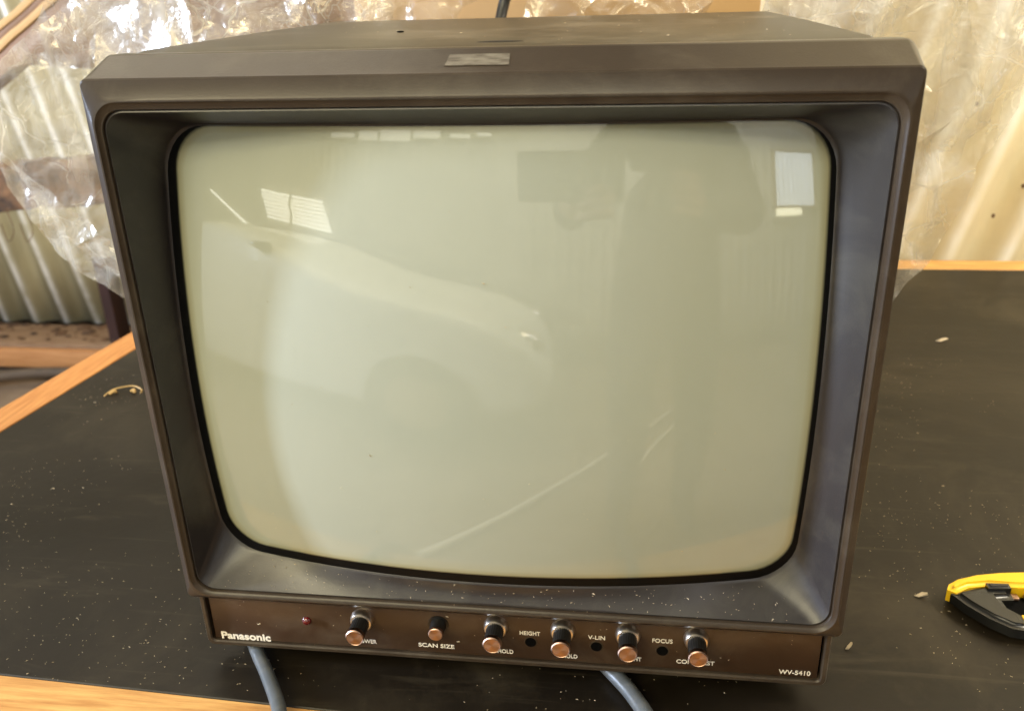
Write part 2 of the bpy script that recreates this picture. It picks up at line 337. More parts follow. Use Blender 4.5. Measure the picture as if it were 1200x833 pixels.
corrugated('corrugated_wall', 'dull cream corrugated iron wall at far left, low behind the bench and standing on a dusty timber', -5.2, 1.0, 2.22, -0.68, 2.1, math.radians(-10.5), M['tin'], pitch=0.112, amp=0.013)
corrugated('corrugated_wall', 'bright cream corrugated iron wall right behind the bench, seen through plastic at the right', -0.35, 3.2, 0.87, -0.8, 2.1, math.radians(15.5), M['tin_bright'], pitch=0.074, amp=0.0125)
corrugated('corrugated_wall', 'grey corrugated iron wall behind the camera, only mirrored in the glass', -5.5, 4.2, -3.5, -0.8, 2.3, 0, M['tin_grey'], pitch=0.11, amp=0.02)
bm = bmesh.new(); add_box(bm, (0, -0.6, 2.35), (11, 6.6, 0.05)); tag(build('ceiling', bm, M['tin_grey'], smooth=False), kind='structure')

W2 = bpy.data.objects['corrugated_wall.001']
for k, (x, z) in enumerate(((0.50, 0.19), (0.575, 0.085), (0.62, 0.10), (0.66, 0.22), (0.545, 0.045))):
    bm = bmesh.new(); bmesh.ops.create_uvsphere(bm, u_segments=10, v_segments=6, radius=0.0024)
    for v in bm.verts: v.co.y *= 0.4; v.co.z *= 1.3
    o = build('nail_head', bm, M['rust'], W2); o.location = Vector((x, 0.8575, z)) - W2.location
# timbers and clutter low at the left
t = thing('timber_beam', 'dusty timber plate under the far corrugated wall, at left edge', 'beam', (-2.5, 2.11, -0.75))
box('plate', (0, 0, 0.035), (3.6, 0.17, 0.07), M['old_wood'], t, 0.004)
box('face_board', (-0.15, -0.096, 0.026), (3.3, 0.02, 0.062), M['orange_wood'], t, 0.003)
for k in range(3): box('block', (-1.2 + k * 1.3, 0.03, -0.0255), (0.12, 0.1, 0.049), M['old_wood'], t, 0.003)
t = thing('red_post', 'thin dark red post against the far corrugated wall beside the monitor', 'post', (-1.545, 2.05, -0.8))
box('post_web', (0, 0, 0.20), (0.045, 0.012, 0.40), M['red_post'], t, 0.002)
box('post_flange', (0.0265, 0.0, 0.20), (0.008, 0.07, 0.40), M['red_post'], t, 0.002)
tag(tube('hose', [(-2.35, 1.62, -0.79), (-2.12, 1.80, -0.775), (-1.9, 1.93, -0.755), (-1.6, 1.96, -0.75), (-1.2, 1.9, -0.78), (-0.9, 1.7, -0.79)], 0.017, M['hose']), 'grey hose lying in an arc on the floor in front of the timber plate', 'hose')
bm = bmesh.new(); rd = random.Random(5)
for k in range(110):
    q = bmesh.ops.create_icosphere(bm, subdivisions=1, radius=rd.uniform(0.003, 0.013))['verts']; c = Vector((rd.uniform(-2.4, -1.5), rd.uniform(2.05, 2.19) if rd.random() < 0.8 else 2.185, -0.679))
    for v in q: v.co = Vector((v.co.x * 1.7, v.co.y, v.co.z * 0.6)) * rd.uniform(0.8, 1.2) + c
tag(build('dirt', bm, M['rust']), 'dark clods of dirt lying along the far timber plate', 'dirt', kind='stuff')
# rusty beam and sloping board at upper left
t = thing('rusty_beam', 'rusty dark steel beam ending behind the plastic wrap at the left edge', 'beam', (-1.60, 1.2, -0.022))
bm = bmesh.new(); add_box(bm, (0, 0, 0), (1.56, 0.05, 0.088), None, 0.006)
bmesh.ops.subdivide_edges(bm, edges=[e for e in bm.edges if e.calc_length() > 0.5], cuts=60)
for v in bm.verts: v.co += noise.noise_vector(v.co * 30) * 0.011
bm.transform(Matrix.Rotation(math.radians(-4), 4, 'Y')); build('beam', bm, M['rust'], t)
for k in range(3):
    x = 0.43 + 0.04 * k
    tube('rust_wire', [(x, -0.03, -0.01), (x + 0.012, -0.04, -0.045), (x - 0.01, -0.035, -0.07), (x - 0.02, -0.03, -0.035)], 0.0008, M['rust'], t, n=6, sub=4)
t = thing('sloping_board', 'pale edged rough board sloping up at the top left corner', 'board', (-0.90, 0.98, 0.280))
for k, (dz, th, mm, dy) in enumerate(((0.022, 0.010, 'card', 0), (0.0125, 0.0085, 'brown_card', 0.002), (0.003, 0.0105, 'card', 0.001), (-0.016, 0.026, 'brown_card', 0.004))):
    bm = bmesh.new(); add_box(bm, (0, dy, dz), (0.56, 0.05, th), None, 0.001)
    bmesh.ops.subdivide_edges(bm, edges=[e for e in bm.edges if e.calc_length() > 0.4], cuts=30)
    for v in bm.verts: v.co += noise.noise_vector(v.co * 18) * 0.003
    bm.transform(Matrix.Rotation(math.radians(-32), 4, 'Y')); build('layer', bm, M[mm], t)

# ------------------------------------------------------------------ workbench
t = bench = thing('workbench', 'workbench with a black scuffed top and raw wooden edge strips', 'workbench', (0, 0.35, -0.8))
def slab(name, pts, z0, z1, m, bev=0.0006):
    bm = bmesh.new(); T = Vector((0, -0.35, 0.8))
    lo = [bm.verts.new(Vector((x, y, z0)) + T) for x, y in pts]; hi = [bm.verts.new(Vector((x, y, z1)) + T) for x, y in pts]
    bm.faces.new(lo[::-1]); bm.faces.new(hi)
    for i in range(len(pts)): j = (i + 1) % len(pts); bm.faces.new((lo[i], lo[j], hi[j], hi[i]))
    bmesh.ops.recalc_face_normals(bm, faces=bm.faces[:])
    bmesh.ops.bevel(bm, geom=bm.edges[:], offset=bev, segments=1, affect='EDGES')
    return build(name, bm, m, bench, sharp=30)
IN = [(-0.5125, -0.0098), (1.4, -0.084), (1.4, 0.7613), (-0.4235, 0.7613)]
OUT = [(-0.552, 0.030 - 0.0375), (1.4, -0.121), (1.4, 0.799), (-0.458, 0.799)]
slab('bench_top', IN, -0.02, 0.0, M['bench'])
slab('front_edge_strip', [(-0.553, -0.0458), (1.4, -0.1215), IN[1], (-0.5125, -0.0098), (-0.549, -0.0085)], -0.020, -0.0004, M['wood_x'])
slab('side_edge_strip', [(-0.549, -0.0083), (-0.5127, -0.0096), (-0.4237, 0.7612), (-0.458, 0.7612)], -0.020, 0.0006, M['wood_y'])
slab('back_edge_strip', [(-0.458, 0.7615), (1.4, 0.7615), (1.4, 0.799), (-0.455, 0.799)], -0.020, 0.0005, M['wood_x'])
for x, y in ((-0.40, 0.05), (1.3, 0.0), (-0.36, 0.70), (1.3, 0.70)):
    box('leg', (x, y - 0.35, 0.389), (0.07, 0.07, 0.778), M['old_wood'], bench, 0.003)
box('apron', (0.47, -0.29, 0.735), (1.6, 0.03, 0.09), M['old_wood'], bench, 0.002)

# ------------------------------------------------------------------ monitor
mon = thing('monitor', 'old brown CRT video monitor with grey green screen standing on the workbench', 'monitor', (0, 0, 0))
R_T = 0.60; APEX = Vector((-0.0025, -0.003, 0.182)); TILT = math.radians(3)
N0 = Vector((0, -math.cos(TILT), math.sin(TILT))); CC = APEX - N0 * R_T
def tube_y(x, z):
    # front surface of the tube sphere
    dx = x - CC.x; dz = z - CC.z
    return CC.y - math.sqrt(max(R_T ** 2 - dx * dx - dz * dz, 1e-6))
A, TP, BT = 0.1725, 0.320, 0.048
def fl(i, t_, b_, y, r): return rr_loop(A - i, TP - t_, BT + b_, r, y)
bm = bmesh.new()
loft(bm, [rr_loop(0.158, 0.321, 0.057, 0.008, 0.028), rr_loop(0.1702, 0.3279, 0.0490, 0.0045, 0.0285, cx0=0.0012), rr_loop(0.1708, 0.3283, 0.0488, 0.0045, 0.0275, cx0=0.0012), rr_loop(0.1711, 0.3283, 0.0486, 0.0042, 0.0175, cx0=0.0012), rr_loop(0.1713, 0.3277, 0.0485, 0.0042, 0.0160, cx0=0.0011), rr_loop(0.1723, 0.3204, 0.0481, 0.0034, 0.0009, cx0=0.0001),
          fl(0.0, 0.0, 0.0, -0.0002, 0.0032), fl(0.0005, 0.0007, 0.0005, -0.0008, 0.0032), fl(0.0029, 0.0080, 0.0020, -0.0018, 0.0085), fl(0.0035, 0.0089, 0.0026, -0.0023, 0.0100), fl(0.0042, 0.0096, 0.0032, -0.0023, 0.0110),
          fl(0.0047, 0.0102, 0.0036, -0.0015, 0.0112), fl(0.0056, 0.0118, 0.0043, -0.0007, 0.0105), fl(0.0062, 0.0128, 0.0047, -0.0005, 0.0098), fl(0.0065, 0.0132, 0.0050, 0.0002, 0.0095), fl(0.0066, 0.0133, 0.0051, 0.0016, 0.0095), fl(0.0070, 0.0137, 0.0055, 0.0018, 0.0095)])
build('front_frame', bm, M['plastic'], mon, sharp=28)
OA, OT, OB, ORR, OX = 0.1535, 0.2965, 0.0670, 0.021, -0.0028
bm = bmesh.new()
L0 = fl(0.0068, 0.0135, 0.0053, 0.0008, 0.0095); L0b = fl(0.0076, 0.0142, 0.0061, 0.0005, 0.009)
LE = rr_loop(OA, OT, OB, ORR, lambda x, z: tube_y(x, z) - 0.0008, bow=0.012, cx0=OX)
LI = rr_loop(OA - 0.0012, OT - 0.0012, OB + 0.0012, ORR, lambda x, z: tube_y(x, z) + 0.0002, bow=0.012, cx0=OX)
mids = []
for f in (0.08, 0.3, 0.5, 0.7, 0.9, 0.97):
    mids.append([a.lerp(b, f) + Vector((0, 0.0012 * math.sin(PI * f), 0)) for a, b in zip(L0b, LE)])
back = [Vector((p.x, p.y + 0.012, p.z)) for p in L0]
loft(bm, [back, L0, L0b] + mids + [LE, LI])
build('screen_surround', bm, M['surround'], mon, sharp=50)

# picture tube: black glass border and phosphor, both on the convex faceplate
def tube_ring(a_, top, bot, r, dy=0.0): return rr_loop(a_, top, bot, r, lambda x, z: tube_y(x, z) + dy, bow=0.012, cx0=OX)
bm = bmesh.new()
def pr(s, dl=0.0058, drr=0.0034, dt=0.0008, db=0.0064):
    top = OT - dt; bot = OB + db; cx = OX + (dl - drr) / 2; a_ = OA - (dl + drr) / 2
    cz = (top + bot) / 2; h = (top - bot) / 2
    L = rr_loop(a_ * s, cz + h * s, cz - h * s, 0.0195 * s, 0, bow=0.013)
    return [Vector((p.x + cx, tube_y(p.x + cx, p.z), p.z)) for p in L]
loft(bm, [tube_ring(OA + 0.004, OT + 0.004, OB - 0.004, ORR + 0.003, 0.0004), tube_ring(OA, OT, OB, ORR), pr(1.0)])
build('tube_border', bm, M['tube_black'], mon, sharp=None)
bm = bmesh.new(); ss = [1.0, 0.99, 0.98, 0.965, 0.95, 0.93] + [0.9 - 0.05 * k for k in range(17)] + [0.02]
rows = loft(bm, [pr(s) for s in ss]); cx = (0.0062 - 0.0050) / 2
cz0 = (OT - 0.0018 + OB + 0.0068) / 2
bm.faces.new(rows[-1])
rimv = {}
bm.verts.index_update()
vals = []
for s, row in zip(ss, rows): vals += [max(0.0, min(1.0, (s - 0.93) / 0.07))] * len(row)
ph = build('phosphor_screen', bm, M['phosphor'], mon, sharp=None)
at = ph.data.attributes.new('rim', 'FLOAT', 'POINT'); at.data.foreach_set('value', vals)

# cabinet shell behind the frame
bm = bmesh.new()
loft(bm, [rr_loop(0.1635, 0.3275, 0.0105, 0.008, 0.0180), rr_loop(0.1640, 0.3292, 0.0105, 0.009, 0.030), rr_loop(0.1615, 0.3295, 0.0105, 0.009, 0.15), rr_loop(0.1580, 0.3292, 0.0105, 0.009, 0.283), rr_loop(0.156, 0.327, 0.0125, 0.008, 0.285),
          rr_loop(0.120, 0.270, 0.030, 0.012, 0.292), rr_loop(0.085, 0.235, 0.060, 0.012, 0.345)], cap1=True)
build('cabinet', bm, M['cabinet'], mon, sharp=30)
for x in (-0.12, 0.12):
    for y in (0.04, 0.25):
        bm = bmesh.new(); bmesh.ops.create_cone(bm, cap_ends=True, segments=20, radius1=0.012, radius2=0.013, depth=0.0115)
        bmesh.ops.translate(bm, vec=(x, y, 0.00575), verts=bm.verts[:]); build('foot', bm, M['black'], mon)
# reflection of lettering painted as a pale patch on the sloping top of the frame, dark oval as dent shade and screw hole behind it
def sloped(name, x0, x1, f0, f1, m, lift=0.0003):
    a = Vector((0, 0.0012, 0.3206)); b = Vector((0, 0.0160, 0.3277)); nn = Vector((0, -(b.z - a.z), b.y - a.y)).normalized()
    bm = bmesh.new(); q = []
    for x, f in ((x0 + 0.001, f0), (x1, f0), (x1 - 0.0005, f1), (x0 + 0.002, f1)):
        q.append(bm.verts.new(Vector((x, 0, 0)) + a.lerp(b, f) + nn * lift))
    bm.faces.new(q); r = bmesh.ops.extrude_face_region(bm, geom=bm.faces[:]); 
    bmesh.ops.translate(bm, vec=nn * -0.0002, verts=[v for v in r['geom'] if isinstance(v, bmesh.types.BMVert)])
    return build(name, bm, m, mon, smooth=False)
sloped('reflection_patch', -0.0150, 0.0125, 0.22, 0.74, M['reflection'])
bm = bmesh.new(); bmesh.ops.create_uvsphere(bm, u_segments=24, v_segments=12, radius=1)
for v in bm.verts: v.co = Vector((0.005 + v.co.x * 0.0105, 0.0345 + v.co.y * 0.0028, 0.3292 + v.co.z * 0.0006))
build('dent_shade_oval', bm, M['dark_mark'], mon)  # dark oval paints the shade inside a shallow dimple
bm = bmesh.new(); bmesh.ops.create_uvsphere(bm, u_segments=12, v_segments=8, radius=1)
for v in bm.verts: v.co = Vector((-0.0600 + v.co.x * 0.002, 0.118 + v.co.y * 0.0028, 0.3300 + v.co.z * 0.0004))
build('screw_hole', bm, M['hole'], mon)

# control panel below the screen
bm = bmesh.new()
def pl(i, y, r=0.004): return rr_loop(0.1695 - i, 0.052, 0.0112 + i, max(r - i * 0.5, 0.0012), y, n=4, mseg=4)
loft(bm, [pl(0, 0.0165), pl(0, 0.0050), pl(0.0008, 0.0040), pl(0.0026, 0.0040), pl(0.0032, 0.0048), pl(0.0032, 0.0085)])
build('panel_frame', bm, M['plastic'], mon, sharp=30)
pan = box('control_panel', (0.0, 0.0077, 0.0335), (0.3300, 0.0034, 0.0374), M['panel'], mon, 0.0005)
box('panel_backing', (0, 0.0118, 0.0335), (0.3380, 0.0042, 0.0390), M['hole'], mon)
YP = 0.0060
text('lettering', 'Panasonic', -0.1612, -0.1322, 0.0150, YP - 0.0001, 0.0046, M['ink'], mon, bold=0.03)
text('lettering', 'WV-5410', 0.1455, 0.1615, 0.0165, YP - 0.0001, 0.0028, M['ink'], mon, bold=0.012)
for s, a, b, z in (('POWER', -0.0815, -0.0705, 0.0183), ('SCAN SIZE', -0.0468, -0.0268, 0.0185), ('H-HOLD', -0.0062, 0.0057, 0.0178), ('HEIGHT', 0.0095, 0.0205, 0.0312),
                   ('V-HOLD', 0.0292, 0.0404, 0.0175), ('V-LIN', 0.0460, 0.0550, 0.0312), ('BRIGHT', 0.0638, 0.0744, 0.0185), ('FOCUS', 0.0797, 0.0902, 0.0318), ('CONTRAST', 0.0927, 0.1125, 0.0190)):
    text('lettering', s, a, b, z, YP - 0.0001, 0.0025, M['ink'], mon, bold=0.012)
def disc(name, x, z, r, m, proud=0.0002, n=24):
    bm = bmesh.new(); lathe(bm, [(0, r), (proud, r * 0.98)], (x, YP, z), n); return build(name, bm, m, mon)
for x in (0.0153, 0.0505, 0.0851):
    rg = bmesh.new(); lathe(rg, [(0, 0.0036), (0.0003, 0.0035), (0.0003, 0.0030)], (x, YP, 0.0266), 28); hr = build('adjuster_hole', rg, M['plastic'], mon)
    bm = bmesh.new(); lathe(bm, [(0, 0.0031), (0.00045, 0.0030)], (x, YP, 0.0266), 24); build('hole_recess', bm, M['hole'], hr)
bm = bmesh.new(); lathe(bm, [(0, 0.0026), (0.0008, 0.0025), (0.0016, 0.0018), (0.002, 0.0008)], (-0.1092, YP, 0.0312), 20); build('power_lamp', bm, M['led'], mon)
def knob(x, z, lab=None):
    bm = bmesh.new(); lathe(bm, [(0, 0.0050), (0.002, 0.0049), (0.0125, 0.0046), (0.0130, 0.0044)], (x, YP, z), 48, knurl=(1, 2)); k = build('knob', bm, M['knob'], mon, sharp=25)
    bm = bmesh.new(); lathe(bm, [(0, 0.0066), (0.0008, 0.0066), (0.0030, 0.0062), (0.0040, 0.0056), (0.0042, 0.0048)], (x, YP, z), 40); build('collar', bm, M['chrome'], k)
    bm = bmesh.new(); lathe(bm, [(0.0128, 0.0046), (0.0131, 0.0050), (0.0153, 0.0050), (0.0159, 0.0045), (0.0157, 0.0043), (0.01575, 0.0002)], (0, 0, 0), 40); build('cap', bm, M['copper'], k, sharp=25).location = (x, YP, z)
for x, z in ((-0.0770, 0.0350), (-0.0032, 0.0362), (0.0326, 0.0362), (0.0668, 0.0362), (0.1022, 0.0362)): knob(x, z)
bm = bmesh.new(); lathe(bm, [(0, 0.0056), (0.0005, 0.0055), (0.0005, 0.0047)], (-0.0348, YP, 0.0345), 32); k = build('recess_ring', bm, M['black'], mon)
bm = bmesh.new(); lathe(bm, [(0.0005, 0.0044), (0.0062, 0.0039)], (-0.0348, YP, 0.0342), 32); build('knob', bm, M['knob'], mon)
bm = bmesh.new(); lathe(bm, [(0.0062, 0.0040), (0.0080, 0.0040), (0.0084, 0.0036), (0.0083, 0.0002)], (0, 0, 0), 32); build('cap', bm, M['copper'], k, sharp=25).location = (-0.0348, YP, 0.0342)

# cables
tag(tube('mains_cable', [(-0.20, 0.10, 0.0052), (-0.170, 0.05, 0.0052), (-0.1465, 0.013, 0.0054), (-0.128, -0.012, 0.0054), (-0.1125, -0.036, 0.0054), (-0.103, -0.062, 0.004), (-0.10, -0.080, -0.015), (-0.098, -0.086, -0.06), (-0.10, -0.09, -0.4)], 0.0039, M['cable'], n=20), 'grey cable running out from under the left end of the monitor over the bench edge', 'cable')
tag(tube('signal_cable', [(0.010, 0.09, 0.0052), (0.030, 0.05, 0.0052), (0.0550, 0.0160, 0.0054), (0.0695, -0.004, 0.0054), (0.080, -0.026, 0.0054), (0.086, -0.055, 0.0054), (0.088, -0.090, 0.004), (0.089, -0.108, -0.012), (0.09, -0.114, -0.06), (0.09, -0.12, -0.4)], 0.0043, M['cable'], n=20), 'shiny grey cable curving out from under the monitor below the right hand knobs', 'cable')

# ------------------------------------------------------------------ cardboard behind the monitor
t = thing('cardboard_box', 'tan cardboard box standing behind the monitor', 'box', (0, 0.5, 0))
box('side_panel', (-0.012, 0.0, 0.24), (0.372, 0.006, 0.479), M['card'], t, 0.001)
box('side_panel', (-0.195, 0.093, 0.24), (0.006, 0.178, 0.479), M['card'], t, 0.001)
box('side_panel', (0.171, 0.093, 0.24), (0.006, 0.178, 0.479), M['card'], t, 0.001)
box('side_panel', (-0.012, 0.186, 0.24), (0.372, 0.006, 0.479), M['card'], t, 0.001)
t = thing('brown_card', 'crumpled sheet of brown card behind the plastic at upper left', 'card sheet', (-0.40, 0.53, 0.28))
bm = bmesh.new(); G = [[None] * 13 for _ in range(25)]
for i in range(25):
    for j in range(13):
        z = 0.002 - 0.012 * noise.noise(Vector((i * 0.3, 1, 2))) + 0.22 * j / 12; xl = -0.185 + 1.14 * max(0, z - 0.005) + 0.004 * noise.noise(Vector((z * 30, 0, 5))); x = xl + (0.225 - xl) * i / 24
        G[i][j] = bm.verts.new((x, 0.02 * noise.noise(Vector((x * 9, z * 9, 3))), z))
for i in range(24):
    for j in range(12): bm.faces.new((G[i][j], G[i + 1][j], G[i + 1][j + 1], G[i][j + 1]))
o = build('card_face', bm, M['brown_card'], t); o.modifiers.new('thick', 'SOLIDIFY').thickness = 0.003
tag(tube('power_lead', [(-0.052, 0.30, 0.20), (-0.053, 0.40, 0.29), (-0.049, 0.425, 0.325), (-0.040, 0.432, 0.36), (-0.02, 0.44, 0.45), (0.0, 0.47, 0.58)], 0.0048, M['black_cable']), 'black lead rising behind the top of the monitor', 'cable')

# ------------------------------------------------------------------ crinkled plastic film
def crinkle(name, parent, poly, y, n1, amp, seed, yfun=None, drape=0.0, m='film'):
    """poly in world xz; creased sheet from a random triangulation"""
    rnd = random.Random(seed)
    xs = [p[0] for p in poly]; zs = [p[1] for p in poly]
    def inside(x, z):
        c = False; k = len(poly)
        for i in range(k):
            x1, z1 = poly[i]; x2, z2 = poly[(i + 1) % k]
            if (z1 > z) != (z2 > z) and x < (x2 - x1) * (z - z1) / (z2 - z1) + x1: c = not c
        return c
    pts = []
    for i in range(len(poly)):
        a = Vector(poly[i]); b = Vector(poly[(i + 1) % len(poly)]); k = max(2, int((b - a).length / 0.016))
        for j in range(k):
            p = a.lerp(b, j / k); q = p + Vector((rnd.uniform(-1, 1), rnd.uniform(-1, 1))) * 0.0035; pts.append(q)
    nb = len(pts); tries = 0
    while len(pts) < nb + n1 and tries < n1 * 40:
        tries += 1; x = rnd.uniform(min(xs), max(xs)); z = rnd.uniform(min(zs), max(zs))
        if inside(x, z): pts.append(Vector((x, z)))
    edges = [(i, (i + 1) % nb) for i in range(nb)]
    v2, e2, f2, *_ = delaunay_2d_cdt(pts, edges, [], 1, 1e-6)
    bm = bmesh.new(); vs = []
    for p in v2:
        h = amp * rnd.uniform(-1, 1) + 0.6 * amp * noise.noise(Vector((p.x * 14, p.y * 14, seed))) + drape * noise.noise(Vector((p.x * 9, p.y * 2.2, seed * 3.1)))
        vs.append(bm.verts.new((p.x, (yfun(p.x, p.y) if yfun else 0) + y + h, p.y)))
    for f in f2:
        try: bm.faces.new([vs[i] for i in f])
        except ValueError: pass
    bmesh.ops.subdivide_edges(bm, edges=bm.edges[:], cuts=3, use_grid_fill=True)
    bmesh.ops.smooth_vert(bm, verts=bm.verts[:], factor=0.5, use_axis_x=False, use_axis_y=True, use_axis_z=False)
    for v in bm.verts:
        v.co.y += 0.0018 * noise.noise(v.co * 55) + 0.0011 * noise.noise(v.co * 130)
        v.co.x += 0.001 * noise.noise(v.co * 90)
    T = parent.location; bmesh.ops.translate(bm, vec=-T, verts=bm.verts[:])
    return build(name, bm, M[m], parent, sharp=30, recalc=False)
t = thing('plastic_wrap', 'crinkled clear plastic wrap hanging behind the left side of the monitor', 'plastic wrap', (-0.35, 0.3, 0.1))
def Z(u, v, y):  # outline measured on the wrap's own plane
    return None
crinkle('film', t, [(-0.56, 0.205), (-0.4475, 0.234), (-0.431, 0.197), (-0.405, 0.160), (-0.372, 0.125), (-0.30, 0.09), (-0.26, 0.20), (-0.26, 0.33), (-0.27, 0.42), (-0.37, 0.37), (-0.393, 0.33), (-0.43, 0.30), (-0.56, 0.27)], 0.30, 50, 0.004, 11, drape=0.03, m='film_soft')
crinkle('film', t, [(-0.452, 0.283), (-0.425, 0.30), (-0.405, 0.312), (-0.385, 0.325), (-0.372, 0.35), (-0.38, 0.42), (-0.12, 0.42), (-0.12, 0.30), (-0.25, 0.27), (-0.335, 0.262), (-0.345, 0.30), (-0.360, 0.285), (-0.372, 0.312), (-0.392, 0.298), (-0.415, 0.293)], 0.335, 420, 0.009, 12, drape=0.012)
crinkle('film', t, [(-0.375, 0.33), (-0.36, 0.28), (-0.345, 0.19), (-0.30, 0.13), (-0.19, 0.27), (-0.10, 0.31), (-0.11, 0.45), (-0.36, 0.45)], 0.315, 110, 0.010, 13, drape=0.015)
crinkle('film', t, [(-0.56, 0.25), (-0.45, 0.240), (-0.41, 0.165), (-0.36, 0.118), (-0.30, 0.12), (-0.40, 0.21), (-0.46, 0.26)], 0.285, 30, 0.003, 14, drape=0.01, m='film_soft')
t = thing('plastic_wrap', 'hazy clear plastic wrap hanging behind the right side of the monitor', 'plastic wrap', (0.25, 0.3, 0.1))
crinkle('film', t, [(0.150, 0.30), (0.20, 0.20), (0.22, 0.06), (0.262, 0.112), (0.285, 0.150), (0.303, 0.188), (0.318, 0.24), (0.335, 0.30), (0.37, 0.35), (0.38, 0.44), (0.15, 0.44)], 0.30, 110, 0.007, 21, drape=0.035, m='film_soft')
crinkle('film', t, [(0.180, 0.29), (0.22, 0.12), (0.275, 0.185), (0.31, 0.212), (0.345, 0.295), (0.40, 0.34), (0.42, 0.44), (0.17, 0.44)], 0.33, 90, 0.006, 22, drape=0.04, m='film_clear')
crinkle('film', t, [(0.160, 0.32), (0.21, 0.29), (0.26, 0.27), (0.30, 0.22), (0.33, 0.27), (0.36, 0.33), (0.36, 0.44), (0.16, 0.44)], 0.36, 70, 0.007, 23, drape=0.03, m='film_clear')
t = thing('plastic_wrap', 'loose flap of clear plastic wrap over the cardboard box', 'plastic wrap', (0, 0.42, 0.28))
crinkle('film', t, [(-0.16, 0.28), (-0.10, 0.29), (-0.085, 0.335), (-0.06, 0.34), (-0.05, 0.40), (-0.17, 0.42)], 0.44, 50, 0.009, 31)
crinkle('film', t, [(-0.04, 0.27), (0.06, 0.27), (0.12, 0.30), (0.125, 0.335), (0.08, 0.38), (-0.02, 0.40)], 0.45, 60, 0.010, 32)

# ------------------------------------------------------------------ hand tool at the right
HT = t = thing('hand_tool', 'yellow and black hand tool lying on the bench at the right edge', 'hand tool', (0.2945, 0.1000, 0)); t.scale = (1, 1, 0.62)
def T2(l): return [(x - 0.30, y - 0.105, z) for x, y, z in l]
def prism(name, pts, z0, z1, m, bev=0.0025):
    bm = bmesh.new(); lo = [bm.verts.new((x - 0.30, y - 0.105, z0)) for x, y in pts]; hi = [bm.verts.new((x - 0.30, y - 0.105, z1)) for x, y in pts]
    bm.faces.new(lo[::-1]); bm.faces.new(hi)
    for i in range(len(pts)): j = (i + 1) % len(pts); bm.faces.new((lo[i], lo[j], hi[j], hi[i]))
    bmesh.ops.recalc_face_normals(bm, faces=bm.faces[:])
    bmesh.ops.bevel(bm, geom=[e for e in bm.edges if abs(e.verts[0].co.z - e.verts[1].co.z) < 1e-6], offset=bev, segments=3, affect='EDGES')
    return build(name, bm, m, t, sharp=50)
prism('upper_shell', [(0.2625, 0.098), (0.2650, 0.1030), (0.2720, 0.1085), (0.2850, 0.1140), (0.300, 0.1175), (0.320, 0.1200), (0.40, 0.1225), (0.46, 0.120), (0.46, 0.106), (0.36, 0.1035), (0.3010, 0.1035), (0.2890, 0.1040), (0.2760, 0.1010), (0.2670, 0.0950)], 0.001, 0.0195, M['yellow'], 0.003)
prism('nose_grip', [(0.2640, 0.0955), (0.2672, 0.0970), (0.2740, 0.0990), (0.2830, 0.1030), (0.2960, 0.1032), (0.2985, 0.1000), (0.2985, 0.0925), (0.2910, 0.0915), (0.2915, 0.0850), (0.2970, 0.0790), (0.2970, 0.0735), (0.2995, 0.0690), (0.2950, 0.0655), (0.2880, 0.0668), (0.2790, 0.0740), (0.2700, 0.0850)], 0.0015, 0.0185, M['grip'], 0.0035)
prism('slider', [(0.2855, 0.0975), (0.2985, 0.0985), (0.2985, 0.1032), (0.2855, 0.1028)], 0.012, 0.0225, M['grip'], 0.0015)
prism('lower_shell', [(0.2975, 0.0790), (0.36, 0.0800), (0.46, 0.084), (0.46, 0.067), (0.36, 0.0640), (0.2995, 0.0650), (0.2983, 0.0690), (0.2998, 0.0720), (0.2974, 0.0745)], 0.001, 0.0185, M['yellow'], 0.003)
prism('blade_bed', [(0.2905, 0.0860), (0.2960, 0.0800), (0.45, 0.0830), (0.45, 0.1040), (0.2990, 0.1010)], 0.003, 0.0085, M['hole'], 0.0006)
for k in range(14):
    b = box('track_tooth', (0.0015 + k * 0.0075, -0.0060, 0.0105), (0.0042, 0.0050, 0.0035), M['copper'], t, 0.0006)
for k in range(0):
    box('thumb_ridge', (0.004 + k * 0.007, 0.0115, 0.0198), (0.0022, 0.004, 0.0012), M['yellow'], t, 0.0005)

# ------------------------------------------------------------------ crumbs and shavings
def crumbs(name, label, spots, m, size=(0.0003, 0.0009)):
    bm = bmesh.new(); rnd = random.Random(len(spots))
    for p, nrm in spots:
        s = rnd.uniform(*size) * (1.8 if rnd.random() < 0.07 else 1); el = rnd.uniform(1, 1.9)
        q = Vector(nrm).to_track_quat('Z', 'Y').to_matrix() @ Matrix.Rotation(rnd.uniform(0, 6.28), 3, 'Z')
        vs = [bm.verts.new(Vector(p) + q @ Vector(c)) for c in ((-s * el, -s * .4, 0), (s * el, -s * .3, 0.0), (s * .5 * el, s * .6, 0), (0, 0, s * .7))]
        for f in ((0, 1, 3), (1, 2, 3), (2, 0, 3), (0, 2, 1)): bm.faces.new([vs[i] for i in f])
    o = build(name, bm, m, smooth=False); tag(o, label, 'sawdust', kind='stuff'); return o
sp = []
rnd = random.Random(3)
while len(sp) < 3000:
    x = rnd.uniform(-0.5, 0.75); y = rnd.uniform(-0.02, 0.75)
    d = noise.noise(Vector((x * 7, y * 7, 0.3)))
    pr_ = 0.12 + 1.9 * d + 0.8 * noise.noise(Vector((x * 25, y * 25, 4))) + (0.5 if y < 0.22 else 0) - (0.15 if y > 0.4 else 0) - (0.35 if x > .4 and y > .1 else 0)
    if rnd.random() < pr_ and not (-0.165 < x < 0.165 and 0.02 < y < 0.3): sp.append(((x, y, 0.0001), (0, 0, 1)))
crumbs('sawdust', 'pale sawdust crumbs scattered over the black bench top', sp, M['crumb'], (0.00016, 0.00048))
sp = []
